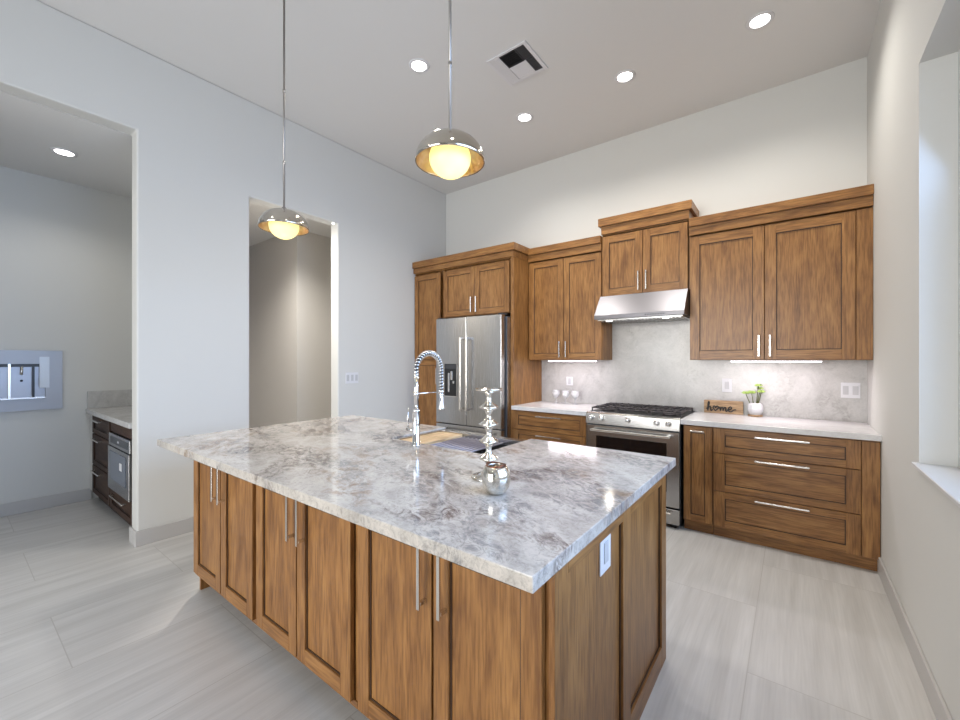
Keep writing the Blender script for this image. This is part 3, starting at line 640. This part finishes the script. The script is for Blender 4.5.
# ------------------------------------------------------------------ outlets and switches
def plate_y(x0, x1, z0, z1, y, n, label, name='wall_outlet', cat='outlet'):
    t = thing(name, label, cat, ((x0+x1)/2, y, z0)); obj('cover_plate', B((x0, x1, y-.0055, y-.0005, z0, z1), bev=.0015), WHITE, t)
    w = (x1-x0)/n
    for k in range(n):
        cx = x0+w*(k+.5); obj('insert', B((cx-.017, cx+.017, y-.0085, y-.0056, (z0+z1)/2-.034, (z0+z1)/2+.034), bev=.001), INSERT, t)
plate_y(-.520, -.440, 1.108, 1.232, 4.340, 1, 'white outlet on the backsplash above the wooden sign')
plate_y(.300, .415, 1.100, 1.222, 4.340, 2, 'double white outlet on the backsplash near the right wall')
plate_y(-2.062, -1.985, 1.112, 1.208, 4.340, 1, 'white outlet on the backsplash above the goblets')
def plate_x(y0, y1, z0, z1, x, n, label, name, cat):
    t = thing(name, label, cat, (x, (y0+y1)/2, z0)); obj('cover_plate', B((x+.0005, x+.0055, y0, y1, z0, z1), bev=.0015), WHITE, t)
    w = (y1-y0)/n
    for k in range(n):
        cy = y0+w*(k+.5); obj('insert', B((x+.0056, x+.0085, cy-.017, cy+.017, (z0+z1)/2-.034, (z0+z1)/2+.034), bev=.001), INSERT, t)
plate_x(2.70, 2.868, 1.140, 1.262, XL, 3, 'white three gang switch plate on left wall beside the pantry opening', 'light_switch', 'switch')
plate_x(1.262, 1.352, .715, .842, -.4885, 1, 'white outlet on the end panel of the island', 'wall_outlet', 'outlet')

# ------------------------------------------------------------------ ceiling: downlights, vent, pendants
def can(x, y, z, label, power=9, vis=True):
    t = thing('recessed_downlight', label, 'light', (x, y, z), group='recessed downlights')
    bm = bmesh.new(); lathe(bm, [(.058, -.001), (.062, -.006), (.082, -.004), (.084, -.0005), (.058, -.0005)], (x, y, z), 36); obj('trim_ring', bm, WHITEM, t)
    bm = bmesh.new(); lathe(bm, [(0, -.0045), (.0575, -.0035), (.0575, -.0005), (0, -.0005)], (x, y, z), 36); obj('lens', bm, CANL, t)
    l = D.lights.new('downlight_beam', 'SPOT'); l.energy = power; l.color = (1, .96, .90); l.spot_size = 2.5; l.spot_blend = .8; l.shadow_soft_size = .06
    o = D.objects.new('downlight_beam', l); C.objects.link(o); o.location = (x, y, z-.02)
PW = 42
can(-2.378, 2.317, ZC, 'lit recessed downlight left of the ceiling vent', PW)
can(-2.07, 3.43, ZC, 'lit recessed downlight above the refrigerator end, lowest in the photo', PW)
can(-1.111, 3.44, ZC, 'lit recessed downlight right of the ceiling vent, above the range', PW)
can(-.184, 3.44, ZC, 'lit recessed downlight nearest the right wall', PW)
for x, y in ((-.3, .6), (-2.4, -.6), (-.8, -1.6), (-2.8, -2.4)):
    l = D.lights.new('downlight_beam', 'SPOT'); l.energy = 9; l.color = (1, .96, .90); l.spot_size = 2.5; l.spot_blend = .8; l.shadow_soft_size = .06
    t = thing('recessed_downlight', 'lit recessed downlight behind the viewpoint', 'light', (x, y, ZC), group='recessed downlights behind the viewpoint')
    bm = bmesh.new(); lathe(bm, [(.058, -.001), (.062, -.006), (.082, -.004), (.084, -.0005), (.058, -.0005)], (x, y, ZC), 36); obj('trim_ring', bm, WHITEM, t)
    bm = bmesh.new(); lathe(bm, [(0, -.0045), (.0575, -.0035), (.0575, -.0005), (0, -.0005)], (x, y, ZC), 36); obj('lens', bm, CANL, t)
    o = D.objects.new('downlight_beam', l); C.objects.link(o); o.location = (x, y, ZC-.02)
can(-4.83, .625, 3.13, 'lit recessed downlight in the ceiling of the drinks niche', 18)
can(-4.42, 2.10, 3.115, 'lit recessed downlight inside the pantry passage', 150)
# vent
t = thing('ceiling_vent', 'square white four way air vent in the ceiling behind the pendants', 'vent', (-1.745, 2.78, ZC))
bm = bmesh.new(); vx0, vx1, vy0, vy1 = -1.925, -1.565, 2.600, 2.960
for b in ((vx0, vx0+.03, vy0, vy1), (vx1-.03, vx1, vy0, vy1), (vx0+.03, vx1-.03, vy0, vy0+.02), (vx0+.03, vx1-.03, vy1-.03, vy1)): box(bm, b[0], b[1], b[2], b[3], ZC-.010, ZC-.0005, .002)
obj('frame', bm, WHITEM, t)
obj('backing', B((vx0+.03, vx1-.03, vy0+.02, vy1-.03, ZC-.003, ZC-.0005)), BLACK, t)
def louvre(name, x0, x1, y0, y1, along_x, gap):
    bm = bmesh.new()
    for b in ((x0-.005, x0, y0-.005, y1+.005), (x1, x1+.005, y0-.005, y1+.005), (x0, x1, y0-.005, y0), (x0, x1, y1, y1+.005)): box(bm, b[0], b[1], b[2], b[3], ZC-.011, ZC-.003)
    n = int(((y1-y0) if along_x else (x1-x0))/gap)
    for k in range(n):
        if along_x: a = y0+(k+.5)*(y1-y0)/n; prism(bm, [(a-.004, ZC-.011), (a-.002, ZC-.011), (a+.004, ZC-.004), (a+.002, ZC-.004)], 0, x0, x1)
        else:
            a = x0+(k+.5)*(x1-x0)/n; prism(bm, [(a-.004, ZC-.011), (a-.002, ZC-.011), (a+.004, ZC-.004), (a+.002, ZC-.004)], 1, y0, y1)
    obj(name, bm, plain('louvre grey', (.05, .05, .055), .5) if 'louvre grey' not in D.materials else D.materials['louvre grey'], t)
louvre('louvre', -1.808, -1.678, 2.625, 2.762, True, .018); louvre('louvre', -1.660, -1.60, 2.625, 2.758, False, .010); louvre('louvre', -1.655, -1.60, 2.780, 2.91, False, .010)
bm = bmesh.new(); box(bm, -1.895, -1.815, 2.62, 2.93, ZC-.010, ZC-.003, .001); box(bm, -1.813, -1.662, 2.770, 2.93, ZC-.010, ZC-.003, .001)
for k in range(7): box(bm, -1.888+k*.011, -1.883+k*.011, 2.63, 2.92, ZC-.0115, ZC-.010)
for k in range(8): box(bm, -1.808, -1.668, 2.780+k*.018, 2.786+k*.018, ZC-.0115, ZC-.010)
obj('closed_louvre', bm, WHITEM, t)
# pendants
def pendant(x, y, zr, label):
    t = thing('pendant_lamp', label, 'pendant', (x, y, zr), group=None)
    R = .147; Hh = .117
    prof_o = [(R*math.cos(a)**.85, Hh*math.sin(a)) for a in [PI/2*k/16*.985 for k in range(17)]]
    bm = bmesh.new(); lathe(bm, [(R-.002, 0)]+prof_o+[(0, Hh)], (x, y, zr), 48); obj('shade', bm, SHADE, t)
    bm = bmesh.new(); lathe(bm, [((r_-.004) if r_ > .006 else .002, max(z_-.004, .0008)) for r_, z_ in [(R, 0)]+prof_o]+[(0, Hh-.004)], (x, y, zr), 48); obj('shade_lining', bm, COPPER, t)
    bm = bmesh.new(); t_ = bmesh.new(); bmesh.ops.create_uvsphere(t_, u_segments=32, v_segments=20, radius=.088)
    for f_ in t_.faces: f_.smooth = True
    for v in t_.verts: v.co.z *= .92; v.co += Vector((x, y, zr+.018))
    join(bm, t_); g = obj('globe', bm, GLOBE, t)
    bm = bmesh.new(); tube(bm, [(x, y, zr+.085), (x, y, zr+.113)], .02, 16); obj('lamp_holder', bm, NICKEL, t)
    bm = bmesh.new(); tube(bm, [(x, y, zr+Hh), (x, y, ZC-.02)], .0062, 12)
    for z in (zr+Hh+.30, zr+Hh+.75): lathe(bm, [(.0062, -.012), (.0085, -.010), (.0085, .010), (.0062, .012)], (x, y, z), 16)
    lathe(bm, [(0, 0), (.016, 0), (.016, .012), (.008, .02), (0, .02)], (x, y, zr+Hh), 20); obj('rod', bm, ROD, t)
    bm = bmesh.new(); lathe(bm, [(0, -.025), (.05, -.024), (.062, -.012), (.063, -.0005), (0, -.0005)], (x, y, ZC), 32); obj('ceiling_canopy', bm, NICKEL, t)
    l = D.lights.new('pendant_bulb', 'POINT'); l.energy = .9; l.color = (1, .72, .35); l.shadow_soft_size = .05
    o = D.objects.new('pendant_bulb', l); C.objects.link(o); o.location = (x, y, zr-.20)
pendant(-1.158, 1.31, 2.236, 'domed nickel pendant lamp with gold lining, hung nearer, over the candlestick end')
pendant(-2.547, 1.31, 2.224, 'domed nickel pendant lamp with gold lining, hung farther left before the pantry opening')
bm = bmesh.new(); lathe(bm, [(0, 0), (.014, -.002), (.014, -.010), (.008, -.016), (0, -.017)], (XL-.03, 2.57, 2.8795), 16); tag(obj('motion_sensor', bm, emit('sensor lamp', (1, 1, 1), 1.5)), 'tiny bright round sensor under the head of the pantry opening', 'sensor')

# ------------------------------------------------------------------ drinks niche
YN = .905; nm = (DV, DH, GLZD)
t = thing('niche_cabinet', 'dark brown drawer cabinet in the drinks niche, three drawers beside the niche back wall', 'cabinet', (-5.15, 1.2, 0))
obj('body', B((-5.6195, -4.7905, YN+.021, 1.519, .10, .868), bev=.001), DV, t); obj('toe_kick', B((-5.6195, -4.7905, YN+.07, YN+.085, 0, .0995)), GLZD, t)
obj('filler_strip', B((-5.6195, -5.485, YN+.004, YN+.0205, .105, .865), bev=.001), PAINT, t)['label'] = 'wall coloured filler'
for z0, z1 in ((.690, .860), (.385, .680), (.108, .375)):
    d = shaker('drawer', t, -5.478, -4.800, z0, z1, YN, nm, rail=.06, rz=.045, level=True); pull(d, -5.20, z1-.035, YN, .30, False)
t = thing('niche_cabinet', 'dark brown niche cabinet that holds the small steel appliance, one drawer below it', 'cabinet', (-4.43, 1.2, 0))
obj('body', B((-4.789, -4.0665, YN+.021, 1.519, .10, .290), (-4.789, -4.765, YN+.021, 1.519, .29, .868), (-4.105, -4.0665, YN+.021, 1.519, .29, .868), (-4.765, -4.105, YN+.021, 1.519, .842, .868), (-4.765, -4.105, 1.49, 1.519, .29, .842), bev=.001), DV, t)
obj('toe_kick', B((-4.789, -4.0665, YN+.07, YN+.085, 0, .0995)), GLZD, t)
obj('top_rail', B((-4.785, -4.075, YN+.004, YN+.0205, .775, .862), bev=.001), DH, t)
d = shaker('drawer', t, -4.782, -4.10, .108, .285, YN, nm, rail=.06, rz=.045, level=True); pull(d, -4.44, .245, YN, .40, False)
bm = bmesh.new(); box(bm, -5.6195, -4.0615, .878, 1.5195, .870, .914, .003); tag(obj('niche_worktop', bm, SPLASH), 'pale stone worktop on the dark cabinets in the drinks niche', 'worktop')
bm = bmesh.new(); box(bm, -5.6195, -5.600, .890, 1.5195, .9145, 1.085, .0015); tag(obj('niche_backsplash', bm, SPLASH), 'low pale stone upstand on the back wall of the drinks niche', 'backsplash')
t = thing('built_in_appliance', 'small stainless built-in appliance with a bluish glass door in the niche cabinet', 'appliance', (-4.44, 1.2, .29))
obj('body', B((-4.76, -4.11, YN+.002, 1.45, .2935, .765), bev=.002), DGREY, t)
obj('control_panel', B((-4.762, -4.108, YN-.012, YN+.001, .665, .768), bev=.002), STEELH, t)
bm = B((-4.70, -4.17, YN-.0145, YN-.0125, .690, .745), bev=.0005); box(bm, -4.46, -4.42, YN-.016, YN-.0145, .71, .725, 0, 1); obj('display', bm, [DGREY, WHITE], t)
d = obj('door', B((-4.762, -4.108, YN-.018, YN+.001, .2935, .658), bev=.002), STEELH, t)
obj('door_glass', B((-4.70, -4.20, YN-.0205, YN-.0185, .385, .625), bev=.0005), BLUEG, d)
obj('sticker', B((-4.37, -4.30, YN-.0218, YN-.0208, .50, .56)), WHITE, d)['label'] = 'small white sticker'
# drinks machine recessed in the niche back wall
t = thing('drinks_machine', 'pale blue steel built-in drinks machine set in the niche back wall', 'drinks machine', (XN, .4, .93))
bm = bmesh.new(); x0, x1 = XN+.0005, XN+.030; y0, y1, z0, z1 = .04, .712, .936, 1.488; PB = plain('pale blue grey satin panel', (.40, .42, .47), .35, .1)
cy0, cy1, cz0, cz1 = .12, .600, 1.050, 1.365
for b in ((y0, cy0, z0, z1), (cy1, y1, z0, z1), (cy0, cy1, z0, cz0), (cy0, cy1, cz1, z1)): box(bm, x0, x1, b[0], b[1], b[2], b[3])
obj('front_panel', bm, PB, t)
obj('cavity', B((x0, x0+.002, cy0, cy1, cz0, cz1)), plain('cavity steel', (.34, .34, .36), .35, .7), t)
for y in (.245, .375, .522):
    obj('divider', B((x0+.002, x1-.001, y-.008, y+.008, cz0+.001, cz1-.001)), BLACK if y != .375 else NICKEL, t)
obj('valance', B((x0+.002, x1-.002, cy0+.001, cy1-.001, cz1-.028, cz1-.001)), BLACK, t)
obj('drip_ledge', B((x0+.002, x1+.012, cy0+.001, cy1-.001, cz0-.006, cz0+.006), bev=.001), NICKEL, t)
bm = bmesh.new(); tube(bm, [(x0+.02, .45, cz1-.028), (x0+.022, .45, cz1-.07), (x0+.022, .448, cz1-.10)], .009, 10); obj('spout', bm, NICKEL, t)
bm = bmesh.new(); tube(bm, [(x0+.018, .30, cz1-.03), (x0+.018, .22, cz1-.12)], .008, 10); obj('steam_wand', bm, NICKEL, t)
bm = bmesh.new(); Mx = Matrix.Rotation(PI/2, 4, 'Y'); lathe(bm, [(0, 0), (.010, 0), (.010, .006), (0, .006)], (x0+.0025, .45, 1.21), 16, 0, Mx); obj('button', bm, BLACK, t)
obj('control_strip', B((x1+.0003, x1+.0015, .560, .625, 1.14, 1.43)), plain('pale touch strip', (.60, .64, .70), .2), t)
